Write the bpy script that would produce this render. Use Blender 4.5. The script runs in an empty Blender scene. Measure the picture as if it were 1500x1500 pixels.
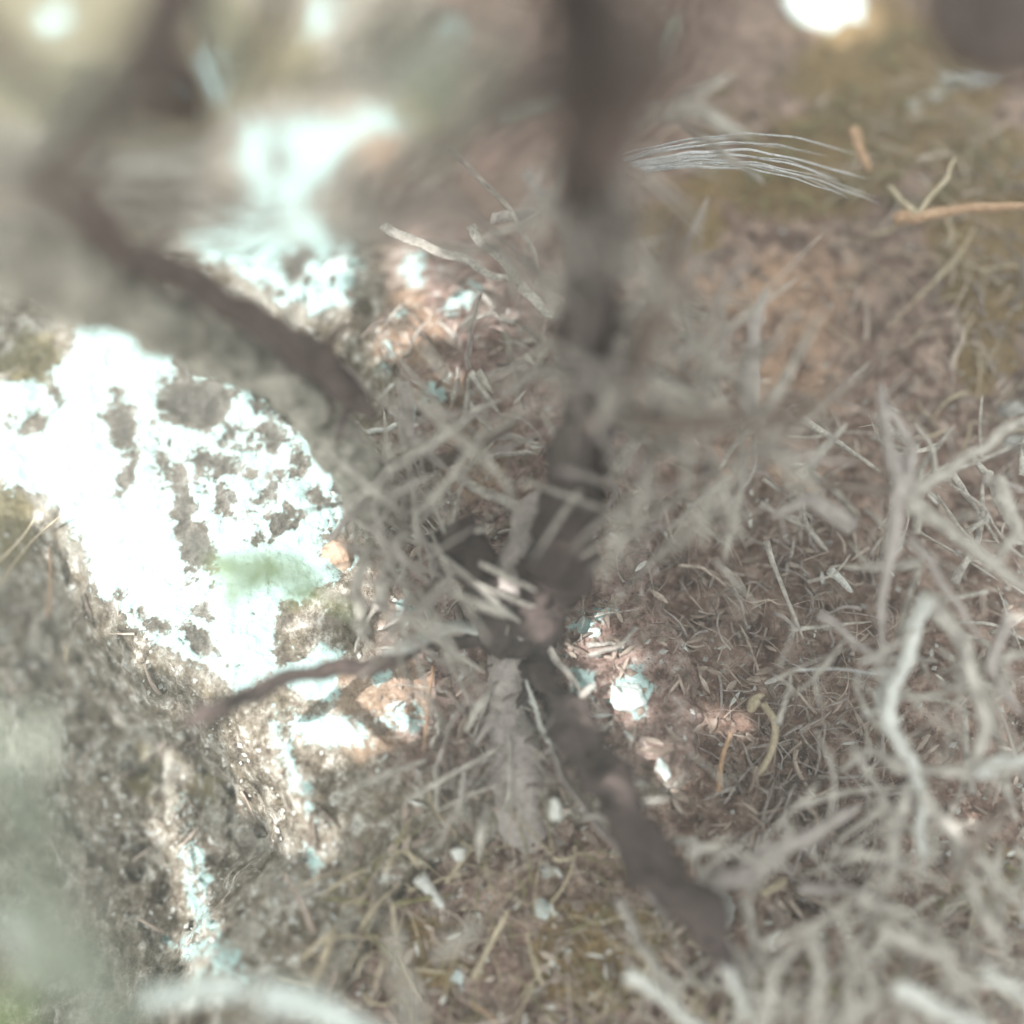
import bpy, math, random
import numpy as np
from mathutils import Vector, Matrix, noise as mnoise

random.seed(7)
rng = np.random.default_rng(7)
S = bpy.context.scene
COL = S.collection

# ------------------------------------------------------------------ camera
CAM = Vector((0.0, -0.20, 0.55))
FOC = 44.0
cam_d = bpy.data.cameras.new("camera")
cam = bpy.data.objects.new("camera", cam_d)
COL.objects.link(cam)
cam.location = CAM
fwd = (Vector((0, 0, 0)) - CAM).normalized()
cam.rotation_euler = fwd.to_track_quat('-Z', 'Y').to_euler()
cam_d.lens = FOC
cam_d.sensor_width = 36
cam_d.clip_start = 0.01
cam_d.clip_end = 500
cam_d.dof.use_dof = True
cam_d.dof.focus_distance = 0.557
cam_d.dof.aperture_fstop = 1.25
cam_d.dof.aperture_blades = 0
S.camera = cam

# ------------------------------------------------------------------ light
SUN = Vector((-0.40, -0.20, 1.0)).normalized()        # direction towards the sun
w = bpy.data.worlds.new("World")
S.world = w
w.use_nodes = True
nt = w.node_tree
sky = nt.nodes.new('ShaderNodeTexSky')
sky.sky_type = 'NISHITA'
sky.sun_disc = False
sky.sun_elevation = math.asin(SUN.z)
sky.sun_rotation = math.atan2(SUN.x, SUN.y)
sky.air_density = 1.0
sky.dust_density = 4.0
sky.ozone_density = 1.0
hs = nt.nodes.new('ShaderNodeHueSaturation')      # a milky, hazy sky
hs.inputs['Saturation'].default_value = 0.12
nt.links.new(sky.outputs[0], hs.inputs['Color'])
nt.links.new(hs.outputs[0], nt.nodes['Background'].inputs[0])
nt.nodes['Background'].inputs[1].default_value = 0.15
sd = bpy.data.lights.new("sun", 'SUN')
sd.energy = 3.7
sd.angle = math.radians(0.5)
sd.color = (1.0, 0.98, 0.94)
so = bpy.data.objects.new("sun", sd)
COL.objects.link(so)
so.rotation_euler = SUN.to_track_quat('Z', 'Y').to_euler()
so.location = (0, 0, 5)
S.view_settings.view_transform = 'Standard'
S.view_settings.look = 'None'
S.view_settings.gamma = 1
S.view_settings.exposure = 2.4
S.cycles.use_denoising = True
S.cycles.max_bounces = 6
S.cycles.sample_clamp_indirect = 6

# ------------------------------------------------------------------ pixel helpers (photo is 1500 px)
RX = Vector((1, 0, 0))
UP = RX.cross(fwd).normalized()
UP = fwd.cross(RX).normalized() * -1
if UP.y < 0: UP = -UP
K = 36.0 / FOC / 1500.0

def ray(px, py):
    return (fwd + RX * ((px - 750) * K) + UP * ((750 - py) * K))

def P(px, py, h=0.0):
    d = ray(px, py)
    t = (h - CAM.z) / d.z
    return CAM + d * t

def project(x, y, z):
    dx = x - CAM.x; dy = y - CAM.y; dz = z - CAM.z
    f = dx * fwd.x + dy * fwd.y + dz * fwd.z
    u = dx
    v = dx * UP.x + dy * UP.y + dz * UP.z
    return 750 + u / f / K, 750 - v / f / K

# ------------------------------------------------------------------ noise
def _h(ix, iy, s):
    n = (ix.astype(np.int64) * 374761393 + iy.astype(np.int64) * 668265263 + s * 1442695041) & 0xffffffff
    n = ((n ^ (n >> 13)) * 1274126177) & 0xffffffff
    return ((n ^ (n >> 16)) & 0xffffff) / float(0xffffff)

def vn(x, y, s=0):
    ix = np.floor(x); iy = np.floor(y)
    fx = x - ix; fy = y - iy
    fx = fx * fx * (3 - 2 * fx); fy = fy * fy * (3 - 2 * fy)
    a = _h(ix, iy, s); b = _h(ix + 1, iy, s); c = _h(ix, iy + 1, s); d = _h(ix + 1, iy + 1, s)
    return (a * (1 - fx) + b * fx) * (1 - fy) + (c * (1 - fx) + d * fx) * fy

def fbm(x, y, s=0, o=5, g=0.5):
    r = 0; a = 1; t = 0
    for i in range(o):
        r = r + a * (vn(x, y, s + i * 17) * 2 - 1); t += a
        x = x * 2.03 + 3.7; y = y * 2.03 + 1.9; a *= g
    return r / t

def ss(a, b, x):
    t = np.clip((x - a) / (b - a), 0, 1)
    return t * t * (3 - 2 * t)

def sdf(u, v, poly):
    """signed distance in pixels, negative inside"""
    u = np.asarray(u, float); v = np.asarray(v, float)
    d = np.full(u.shape, 1e18); ins = np.zeros(u.shape, bool)
    n = len(poly)
    for i in range(n):
        ax, ay = poly[i]; bx, by = poly[(i + 1) % n]
        ex, ey = bx - ax, by - ay
        wx, wy = u - ax, v - ay
        t = np.clip((wx * ex + wy * ey) / (ex * ex + ey * ey + 1e-9), 0, 1)
        d = np.minimum(d, (wx - t * ex) ** 2 + (wy - t * ey) ** 2)
        c = ((ay > v) != (by > v)) & (u < (bx - ax) * (v - ay) / ((by - ay) + 1e-12) + ax)
        ins ^= c
    d = np.sqrt(d)
    return np.where(ins, -d, d)

def ell(u, v, e):
    cx, cy, rx, ry = e[:4]
    a = math.radians(e[4]) if len(e) > 4 else 0
    x = u - cx; y = v - cy
    xr = x * math.cos(a) + y * math.sin(a); yr = -x * math.sin(a) + y * math.cos(a)
    return (np.sqrt((xr / rx) ** 2 + (yr / ry) ** 2) - 1) * min(rx, ry)

# ------------------------------------------------------------------ layout of the rock
LEDGE = [(-900, 560), (-200, 690), (0, 708), (60, 728), (100, 758), (125, 810), (150, 868), (200, 905), (232, 945), (290, 985), (350, 1018),
         (385, 1070), (420, 1125), (455, 1170), (480, 1260), (400, 1330), (330, 1420), (200, 1700), (-900, 1900)]
ROCK = [(-700, -120), (560, -160), (650, 60), (650, 300), (820, 420), (905, 600), (945, 880), (1010, 1000), (1000, 1130), (820, 1190),
        (640, 1230), (560, 1330), (480, 1430), (330, 1600), (-700, 1700)]
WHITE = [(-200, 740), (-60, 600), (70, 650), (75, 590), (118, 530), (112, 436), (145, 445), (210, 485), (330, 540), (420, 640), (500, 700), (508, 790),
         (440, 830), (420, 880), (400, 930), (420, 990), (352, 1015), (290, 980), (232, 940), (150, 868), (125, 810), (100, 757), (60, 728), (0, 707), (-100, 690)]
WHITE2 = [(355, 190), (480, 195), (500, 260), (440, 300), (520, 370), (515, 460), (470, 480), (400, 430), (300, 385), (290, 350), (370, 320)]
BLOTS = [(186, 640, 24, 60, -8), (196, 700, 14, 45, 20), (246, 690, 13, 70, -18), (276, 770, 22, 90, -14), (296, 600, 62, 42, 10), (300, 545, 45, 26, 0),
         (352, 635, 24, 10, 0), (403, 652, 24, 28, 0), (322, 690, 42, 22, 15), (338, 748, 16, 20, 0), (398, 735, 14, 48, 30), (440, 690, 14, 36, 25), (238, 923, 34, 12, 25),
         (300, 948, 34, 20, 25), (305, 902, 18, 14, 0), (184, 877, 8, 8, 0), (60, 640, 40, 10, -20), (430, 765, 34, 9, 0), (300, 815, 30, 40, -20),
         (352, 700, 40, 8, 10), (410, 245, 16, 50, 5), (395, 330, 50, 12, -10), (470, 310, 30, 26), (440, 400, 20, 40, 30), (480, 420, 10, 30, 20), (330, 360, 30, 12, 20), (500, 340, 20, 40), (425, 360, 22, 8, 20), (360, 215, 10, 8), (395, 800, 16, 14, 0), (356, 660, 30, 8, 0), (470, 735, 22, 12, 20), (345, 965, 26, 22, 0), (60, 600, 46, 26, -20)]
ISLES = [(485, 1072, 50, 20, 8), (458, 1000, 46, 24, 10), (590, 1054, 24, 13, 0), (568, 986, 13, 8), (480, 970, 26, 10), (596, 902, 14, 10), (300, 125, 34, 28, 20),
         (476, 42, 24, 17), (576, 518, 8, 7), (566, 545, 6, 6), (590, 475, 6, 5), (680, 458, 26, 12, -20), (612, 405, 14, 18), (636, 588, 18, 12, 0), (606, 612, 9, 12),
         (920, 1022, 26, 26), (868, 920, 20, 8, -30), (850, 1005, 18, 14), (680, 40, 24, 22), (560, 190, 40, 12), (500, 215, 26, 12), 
         (440, 1140, 8, 50, -25), (290, 1320, 5, 46, -4), (300, 1400, 30, 5, 25), (340, 1400, 26, 5, 25), (292, 1262, 6, 18), (308, 1290, 5, 14), (460, 1262, 6, 13, -20),  # thin rims: sunlight on the rock edges put in as pale colour
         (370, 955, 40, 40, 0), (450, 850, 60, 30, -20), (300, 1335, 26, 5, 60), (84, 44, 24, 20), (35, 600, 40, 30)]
RUST = [(600, 500, 52, 70, 0), (505, 812, 20, 24), (570, 1010, 75, 55, -10), (718, 690, 26, 18), (545, 1090, 50, 26), (640, 600, 60, 30), (540, 225, 70, 40), (690, 690, 60, 60)]
MOSSR = [(300, 1160, 16, 30), (215, 1130, 30, 40), (20, 780, 60, 60), (215, 345, 60, 20), (60, 540, 50, 50), (640, 160, 60, 60), (160, 80, 260, 140), (420, 100, 80, 60)]

def terrain_base(x, y):
    u, v = project(x, y, 0 * x)
    z = 0.012 * fbm(x * 9, y * 9, 3, 4)
    # falls away towards the upper left and the top
    z = z - 0.25 * ss(470, -100, v) * ss(1150, 300, u) - 0.06 * ss(300, -200, v)
    # the face below the ledge
    wu = u + 16 * fbm(x * 60, y * 60, 21, 3); wv = v + 16 * fbm(x * 60 + 9, y * 60, 22, 3)
    d = -sdf(wu, wv, LEDGE)
    z = z - 0.060 * ss(-4, 150, d) - 0.02 * ss(60, 500, d)
    return z, d

def umbral(u, v, shapes, f=ell):
    d = np.full(np.shape(u), 1e9)
    for e in shapes: d = np.minimum(d, f(u, v, e))
    return d

def grid_axis(a, b, n, far, m):
    inner = np.linspace(a, b, n)
    step = inner[1] - inner[0]
    k = np.arange(1, m + 1)
    r = 1.0
    lo, hi = 1.0001, 2.0
    for _ in range(60):
        r = (lo + hi) / 2
        if step * r * (r ** m - 1) / (r - 1) > far: hi = r
        else: lo = r
    off = step * r * (r ** k - 1) / (r - 1)
    return np.concatenate([(a - off)[::-1], inner, b + off])

def sheet(name, xs, ys, Z, mat, attrs, keep=None, smooth=True):
    nx, ny = len(xs), len(ys)
    X, Y = np.meshgrid(xs, ys)
    co = np.stack([X, Y, Z], -1).reshape(-1, 3).astype(np.float32)
    i = np.arange(nx - 1)[None, :] + nx * np.arange(ny - 1)[:, None]
    q = np.stack([i, i + 1, i + nx + 1, i + nx], -1).reshape(-1, 4)
    if keep is not None:
        kf = keep.reshape(-1)
        q = q[kf[q].any(1)]
        used = np.zeros(nx * ny, bool); used[q.reshape(-1)] = True
        mp = np.cumsum(used) - 1
        q = mp[q]; co = co[used]
        attrs = {k: a.reshape(-1)[used] for k, a in attrs.items()}
    me = bpy.data.meshes.new(name)
    me.vertices.add(len(co)); me.vertices.foreach_set('co', co.reshape(-1))
    me.loops.add(q.size); me.loops.foreach_set('vertex_index', q.reshape(-1).astype(np.int32))
    me.polygons.add(len(q)); me.polygons.foreach_set('loop_start', (np.arange(len(q)) * 4).astype(np.int32))
    me.polygons.foreach_set('use_smooth', np.full(len(q), smooth))
    me.update(calc_edges=True); me.validate()
    for k, a in attrs.items():
        at = me.attributes.new(k, 'FLOAT', 'POINT')
        at.data.foreach_set('value', a.reshape(-1).astype(np.float32))
    me.materials.append(mat)
    o = bpy.data.objects.new(name, me); COL.objects.link(o)
    return o

# ------------------------------------------------------------------ materials
class NT:
    def __init__(s, name, rough=0.9):
        s.m = bpy.data.materials.new(name); s.m.use_nodes = True
        s.t = s.m.node_tree; s.b = s.t.nodes['Principled BSDF']
        s.b.inputs['Roughness'].default_value = rough
        s.b.inputs['Specular IOR Level'].default_value = 0.25
        s.tc = s.t.nodes.new('ShaderNodeTexCoord').outputs['Object']
    def link(s, a, b): s.t.links.new(a, b)
    def val(s, sock, v):
        if isinstance(v, (int, float)): sock.default_value = v
        elif isinstance(v, tuple): sock.default_value = (*v, 1) if len(v) == 3 and sock.type == 'RGBA' else v
        else: s.link(v, sock)
    def noise(s, scale, detail=4, rough=0.6, stretch=None, rot=None, dist=0):
        n = s.t.nodes.new('ShaderNodeTexNoise')
        n.inputs['Scale'].default_value = scale; n.inputs['Detail'].default_value = detail
        n.inputs['Roughness'].default_value = rough; n.inputs['Distortion'].default_value = dist
        c = s.tc
        if stretch:
            mp = s.t.nodes.new('ShaderNodeMapping'); mp.inputs['Scale'].default_value = stretch
            if rot: mp.inputs['Rotation'].default_value = rot
            s.link(c, mp.inputs[0]); c = mp.outputs[0]
        s.link(c, n.inputs['Vector'])
        return n.outputs['Fac']
    def attr(s, name):
        a = s.t.nodes.new('ShaderNodeAttribute'); a.attribute_name = name
        return a.outputs['Fac']
    def math(s, op, a, b=0.0, c=None, clamp=False):
        n = s.t.nodes.new('ShaderNodeMath'); n.operation = op; n.use_clamp = clamp
        s.val(n.inputs[0], a); s.val(n.inputs[1], b)
        if c is not None: s.val(n.inputs[2], c)
        return n.outputs[0]
    def ramp(s, f, stops, interp='LINEAR'):
        n = s.t.nodes.new('ShaderNodeValToRGB'); e = n.color_ramp.elements
        n.color_ramp.interpolation = interp
        while len(e) < len(stops): e.new(0.5)
        for k, (p, c) in enumerate(stops):
            e[k].position = p; e[k].color = (*c, 1)
        s.link(f, n.inputs[0]); return n.outputs[0]
    def step(s, f, a, b):
        n = s.t.nodes.new('ShaderNodeMapRange'); n.interpolation_type = 'SMOOTHSTEP'
        s.link(f, n.inputs[0]); n.inputs[1].default_value = a; n.inputs[2].default_value = b
        return n.outputs[0]
    def mix(s, f, a, b, blend='MIX'):
        n = s.t.nodes.new('ShaderNodeMix'); n.data_type = 'RGBA'; n.blend_type = blend
        s.val(n.inputs[0], f); s.val(n.inputs[6], a); s.val(n.inputs[7], b)
        return n.outputs[2]
    def bump(s, h, strength, dist):
        n = s.t.nodes.new('ShaderNodeBump'); n.inputs['Strength'].default_value = strength
        n.inputs['Distance'].default_value = dist; s.link(h, n.inputs['Height'])
        s.link(n.outputs[0], s.b.inputs['Normal'])
    def base(s, c): s.val(s.b.inputs['Base Color'], c); return s.m

def rock_mat():
    n = NT("rock_lichen", 0.95)
    fine = n.noise(420, 5, 0.7); mid = n.noise(130, 5, 0.65); big = n.noise(34, 4, 0.6)
    streak = n.noise(120, 8, 0.82, stretch=(1.0, 0.8, 0.8), rot=(0, 0, math.radians(-14)))
    crust = n.ramp(streak, [(0.36, (0.05, 0.038, 0.03)), (0.46, (0.18, 0.15, 0.115)), (0.53, (0.36, 0.315, 0.26)), (0.60, (0.72, 0.71, 0.66))])  # dark crust below the ledge also stands in for its shade
    crust = n.mix(n.math('MULTIPLY', n.step(mid, 0.5, 0.62), 0.55), crust, (0.25, 0.21, 0.14))
    crust = n.mix(n.math('MULTIPLY', n.step(big, 0.52, 0.62), 0.55), crust, n.ramp(fine, [(0.35, (0.30, 0.28, 0.24)), (0.6, (0.62, 0.60, 0.54))]))
    soilc = n.ramp(mid, [(0.36, (0.15, 0.105, 0.09)), (0.48, (0.36, 0.245, 0.21)), (0.58, (0.50, 0.39, 0.35)), (0.70, (0.78, 0.71, 0.67))])
    soilc = n.mix(n.step(fine, 0.58, 0.70), soilc, (0.62, 0.56, 0.52))
    soilc = n.mix(n.step(fine, 0.45, 0.33), soilc, (0.12, 0.085, 0.07))
    c = n.mix(n.attr('soil'), crust, soilc)
    rustf = n.step(n.math('ADD', n.attr('rust'), n.math('MULTIPLY', n.math('SUBTRACT', big, 0.5), 0.9)), 0.35, 0.75)
    c = n.mix(n.math('MULTIPLY', rustf, 0.75), c, n.ramp(fine, [(0.3, (0.24, 0.15, 0.10)), (0.55, (0.50, 0.35, 0.25)), (0.75, (0.74, 0.62, 0.52))]))
    mossf = n.step(n.math('ADD', n.attr('moss'), n.math('MULTIPLY', n.math('SUBTRACT', mid, 0.5), 1.2)), 0.4, 0.8)
    c = n.mix(n.math('MULTIPLY', mossf, 0.7), c, n.ramp(fine, [(0.3, (0.09, 0.075, 0.03)), (0.7, (0.34, 0.29, 0.14))]))
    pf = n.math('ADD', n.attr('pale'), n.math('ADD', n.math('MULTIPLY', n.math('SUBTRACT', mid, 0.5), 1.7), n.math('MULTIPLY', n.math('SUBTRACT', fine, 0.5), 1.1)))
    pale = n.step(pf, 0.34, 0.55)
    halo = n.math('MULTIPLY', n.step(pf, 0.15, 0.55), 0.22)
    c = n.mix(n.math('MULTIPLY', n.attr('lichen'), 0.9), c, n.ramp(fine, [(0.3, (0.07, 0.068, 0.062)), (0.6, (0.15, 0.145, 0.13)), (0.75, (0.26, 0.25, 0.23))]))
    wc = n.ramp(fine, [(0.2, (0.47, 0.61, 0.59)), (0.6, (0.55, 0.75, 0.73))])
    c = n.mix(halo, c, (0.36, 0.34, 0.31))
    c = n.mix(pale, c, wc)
    hgt = n.math('ADD', n.math('MULTIPLY', mid, 0.6), n.math('ADD', n.math('MULTIPLY', fine, 0.25), n.math('MULTIPLY', streak, 0.3)))
    n.bump(hgt, 1.0, 0.007)
    return n.base(c)

def ground_mat():
    n = NT("soil_litter", 0.95)
    fine = n.noise(360, 5, 0.7); mid = n.noise(95, 5, 0.65); big = n.noise(22, 4, 0.6)
    c = n.ramp(mid, [(0.34, (0.09, 0.055, 0.043)), (0.5, (0.26, 0.175, 0.14)), (0.66, (0.50, 0.38, 0.32))])
    c = n.mix(n.math('MULTIPLY', n.step(fine, 0.55, 0.70), 0.8), c, (0.52, 0.46, 0.41))
    c = n.mix(n.math('MULTIPLY', n.step(fine, 0.45, 0.34), 0.8), c, (0.08, 0.06, 0.05))
    c = n.mix(n.math('MULTIPLY', n.step(n.math('ADD', n.attr('rust'), n.math('MULTIPLY', n.math('SUBTRACT', mid, 0.5), 1.6)), 0.2, 1.0), 0.7), c,
              n.ramp(fine, [(0.3, (0.30, 0.175, 0.11)), (0.6, (0.62, 0.42, 0.29))]))
    c = n.mix(n.math('MULTIPLY', n.step(n.math('ADD', n.attr('moss'), n.math('SUBTRACT', mid, 0.5)), 0.35, 0.8), 0.85), c,
              n.ramp(fine, [(0.3, (0.10, 0.065, 0.028)), (0.65, (0.33, 0.235, 0.11))]))
    n.bump(n.math('ADD', mid, n.math('MULTIPLY', fine, 0.5)), 0.9, 0.004)
    return n.base(c)

def wood_mat(name, dark, light, scale=120, long=0.18, bump=0.003, rough=0.85):
    n = NT(name, rough)
    a = n.noise(scale * 3, 4, 0.65)
    b = n.noise(scale * 0.8, 4, 0.6)
    f = n.math('ADD', n.math('MULTIPLY', a, 0.45), n.math('MULTIPLY', b, 0.55))
    c = n.ramp(f, [(0.36, dark), (0.64, light)])
    n.bump(f, 0.7, bump)
    return n.base(c)

M = {
    'rock': rock_mat(), 'ground': ground_mat(),
    'stone': wood_mat("pale_stone", (0.52, 0.58, 0.565), (0.68, 0.78, 0.76), 200),
    'stone_grey': wood_mat("grey_stone", (0.34, 0.34, 0.32), (0.60, 0.60, 0.57), 200),
    'stone_tan': wood_mat("tan_stone", (0.30, 0.20, 0.14), (0.58, 0.43, 0.33), 120),
    'bark_dark': wood_mat("dark_bark", (0.085, 0.062, 0.056), (0.19, 0.15, 0.14), 110),
    'bark_black': wood_mat("blackish_bark", (0.04, 0.030, 0.028), (0.12, 0.09, 0.083), 110),
    'bark_grey': wood_mat("weathered_bark", (0.15, 0.14, 0.12), (0.62, 0.59, 0.52), 70, bump=0.008),
    'twig_grey': wood_mat("grey_twig", (0.24, 0.215, 0.195), (0.72, 0.68, 0.62), 220),
    'twig_pale': wood_mat("bleached_twig", (0.48, 0.48, 0.455), (0.80, 0.81, 0.77), 220),
    'twig_mauve': wood_mat("mauve_twig", (0.28, 0.245, 0.23), (0.57, 0.515, 0.485), 220),
    'twig_brown': wood_mat("brown_twig", (0.13, 0.10, 0.085), (0.28, 0.23, 0.20), 220),
    'twig_sunlit': wood_mat("sunlit_twig", (0.60, 0.68, 0.66), (0.86, 0.92, 0.90), 160),  # bleached twig made whiter to stand in for sunlight
    'fibre': wood_mat("silvery_fibre", (0.42, 0.42, 0.42), (0.75, 0.76, 0.78), 300, rough=0.45),
    'orange': wood_mat("orange_straw", (0.34, 0.20, 0.12), (0.60, 0.42, 0.28), 260),
    'straw': wood_mat("straw", (0.36, 0.30, 0.21), (0.62, 0.54, 0.40), 260),
    'curl': wood_mat("dry_curl", (0.24, 0.185, 0.155), (0.62, 0.53, 0.455), 80),
    'moss': wood_mat("olive_moss", (0.12, 0.105, 0.05), (0.33, 0.30, 0.17), 120),
    'green': wood_mat("green_leaf", (0.22, 0.30, 0.12), (0.44, 0.54, 0.28), 150),
    'sage': wood_mat("sage_leaf", (0.24, 0.27, 0.22), (0.50, 0.54, 0.46), 150),
    'chip': wood_mat("bark_chip", (0.10, 0.075, 0.06), (0.40, 0.32, 0.27), 60),
}

# ------------------------------------------------------------------ terrain
xs = grid_axis(-0.33, 0.33, 760, 14, 46)
ys = grid_axis(-0.27, 0.36, 730, 14, 46)
X, Y = np.meshgrid(xs, ys)
Zb, dL = terrain_base(X, Y)
U, V = project(X, Y, Zb)
near = (np.abs(X) < 1.2) & (np.abs(Y) < 1.2) & (V > -3000) & (V < 4000)
U = np.clip(U, -2500, 4000); V = np.clip(V, -2500, 4000)
WU = U + 34 * fbm(X * 45, Y * 45, 5, 5, 0.6); WV = V + 34 * fbm(X * 45 + 31, Y * 45, 6, 5, 0.6)
SU = U + 19 * fbm(X * 70, Y * 70, 7, 6, 0.68); SV = V + 19 * fbm(X * 70 + 31, Y * 70, 8, 6, 0.68)
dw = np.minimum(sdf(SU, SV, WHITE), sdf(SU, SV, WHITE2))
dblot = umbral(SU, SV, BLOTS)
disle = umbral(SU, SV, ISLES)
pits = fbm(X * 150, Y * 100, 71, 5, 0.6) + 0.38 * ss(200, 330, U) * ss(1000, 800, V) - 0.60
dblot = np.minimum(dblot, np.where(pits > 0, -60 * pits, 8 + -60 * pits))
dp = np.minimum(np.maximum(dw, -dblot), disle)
pale = ss(24, -24, dp)  # white rock, with the sun dapples partly put into the colour
rust = ss(20, -25, umbral(WU, WV, RUST))
mossr = ss(20, -25, umbral(WU, WV, MOSSR))
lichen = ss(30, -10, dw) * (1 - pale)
soil = ss(-30, 60, SU - 560 + (SV - 750) * -0.04 + 60 * fbm(X * 14, Y * 14, 40)) * ss(1180, 1100, SV) * ss(240, 400, SV)
drock = sdf(WU, WV, ROCK)
ridg = 1 - np.abs(fbm(X * 26, Y * 26, 50, 4, 0.55)) * 2
ZR = Zb + 0.010 + 0.005 * fbm(X * 30, Y * 30, 11, 5, 0.6) + 0.0028 * fbm(X * 120, Y * 120, 12, 4, 0.6) + 0.0035 * (pale - 0.5)
face = ss(0, 60, dL)
ZR += face * (0.010 * fbm(X * 50 + Y * 10, Y * 34, 13, 6, 0.65) + 0.003 * ridg - 0.006 * ss(0.15, 0.5, fbm(X * 130, Y * 100, 77, 3)))
ZR -= 0.030 * ss(-10, 70, drock)
ZG = Zb + 0.006 * fbm(X * 24, Y * 24, 14, 5, 0.6) + 0.004 * fbm(X * 90, Y * 90, 15, 4, 0.6) - 0.004
ZG += ss(1.0, 6.0, np.hypot(X, Y)) * 0.5 * fbm(X * 0.3, Y * 0.3, 60, 3)
ZR_far = np.hypot(X, Y) > 0.9
GR = [(1140, 420, 110, 55, -10), (1180, 480, 40, 70), (1060, 440, 50, 40), (1140, 560, 60, 40), (1180, 720, 60, 30), (1090, 670, 50, 40), (1420, 330, 60, 20)]
GM = [(1320, 100, 170, 110), (1200, 295, 90, 30), (1230, 200, 120, 60), (880, 1400, 120, 90), (1480, 1300, 90, 70), (1400, 200, 120, 60), (1450, 520, 60, 60), (620, 1400, 90, 60), (1470, 330, 110, 170), (1150, 260, 200, 50), (1000, 330, 90, 50)]
g_rust = ss(50, -50, umbral(2 * WU - U, 2 * WV - V, GR)); g_moss = ss(20, -30, umbral(WU, WV, GM))
ground = sheet("ground", xs, ys, ZG, M['ground'], {'rust': g_rust, 'moss': g_moss})
ground['kind'] = 'structure'
keep = (drock < 75) & ~ZR_far
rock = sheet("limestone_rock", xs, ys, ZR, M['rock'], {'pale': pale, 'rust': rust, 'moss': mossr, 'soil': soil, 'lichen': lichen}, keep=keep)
rock['label'] = "big pitted limestone outcrop with glaring white sunlit top and lichened lower face darkened for its shade"
rock['category'] = "rock"
ZT = np.maximum(ZG, np.where(keep, ZR, -9))

def H(x, y):
    i = int(np.clip(np.searchsorted(xs, x), 1, len(xs) - 1)); j = int(np.clip(np.searchsorted(ys, y), 1, len(ys) - 1))
    fx = (x - xs[i - 1]) / (xs[i] - xs[i - 1]); fy = (y - ys[j - 1]) / (ys[j] - ys[j - 1])
    fx = min(max(fx, 0), 1); fy = min(max(fy, 0), 1)
    return float((ZT[j - 1, i - 1] * (1 - fx) + ZT[j - 1, i] * fx) * (1 - fy) + (ZT[j, i - 1] * (1 - fx) + ZT[j, i] * fx) * fy)

def G(px, py, lift=0.0):
    """the point of the terrain seen at a photo pixel"""
    z = 0.0
    for _ in range(14):
        p = P(px, py, z + lift)
        z = z * 0.4 + H(p.x, p.y) * 0.6
    return P(px, py, z + lift)

# ------------------------------------------------------------------ object helpers
def tag(o, label=None, cat=None, group=None, kind=None):
    if label: o['label'] = label
    if cat: o['category'] = cat
    if group: o['group'] = group
    if kind: o['kind'] = kind
    return o

def empty(name, loc, label, cat, group=None):
    o = bpy.data.objects.new(name, None); o.empty_display_size = 0.02
    COL.objects.link(o); o.location = loc
    return tag(o, label, cat, group)

class MB:
    def __init__(s): s.v = []; s.f = []
    def build(s, name, mat, parent=None, smooth=True):
        off = parent.location if parent is not None else Vector((0, 0, 0))
        org = off
        if parent is None and s.v:
            a = np.array(s.v); org = Vector((a[:, 0].mean(), a[:, 1].mean(), a[:, 2].min()))
        me = bpy.data.meshes.new(name)
        me.from_pydata([(p[0] - org[0], p[1] - org[1], p[2] - org[2]) for p in s.v], [], s.f)
        me.materials.append(mat)
        if smooth: me.polygons.foreach_set('use_smooth', [True] * len(me.polygons))
        me.update()
        o = bpy.data.objects.new(name, me); COL.objects.link(o)
        if parent is not None: o.parent = parent
        else: o.location = org
        return o

def spline(pts, n):
    pts = [Vector(p) for p in pts]
    if len(pts) == 2: pts = [pts[0], (pts[0] + pts[1]) / 2, pts[1]]
    e = [pts[0] * 2 - pts[1]] + pts + [pts[-1] * 2 - pts[-2]]
    out = []
    for i in range(1, len(e) - 2):
        for k in range(n):
            t = k / n
            p0, p1, p2, p3 = e[i - 1], e[i], e[i + 1], e[i + 2]
            out.append(0.5 * ((2 * p1) + (p2 - p0) * t + (2 * p0 - 5 * p1 + 4 * p2 - p3) * t * t + (3 * p1 - p0 - 3 * p2 + p3) * t ** 3))
    out.append(pts[-1])
    return out

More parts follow.
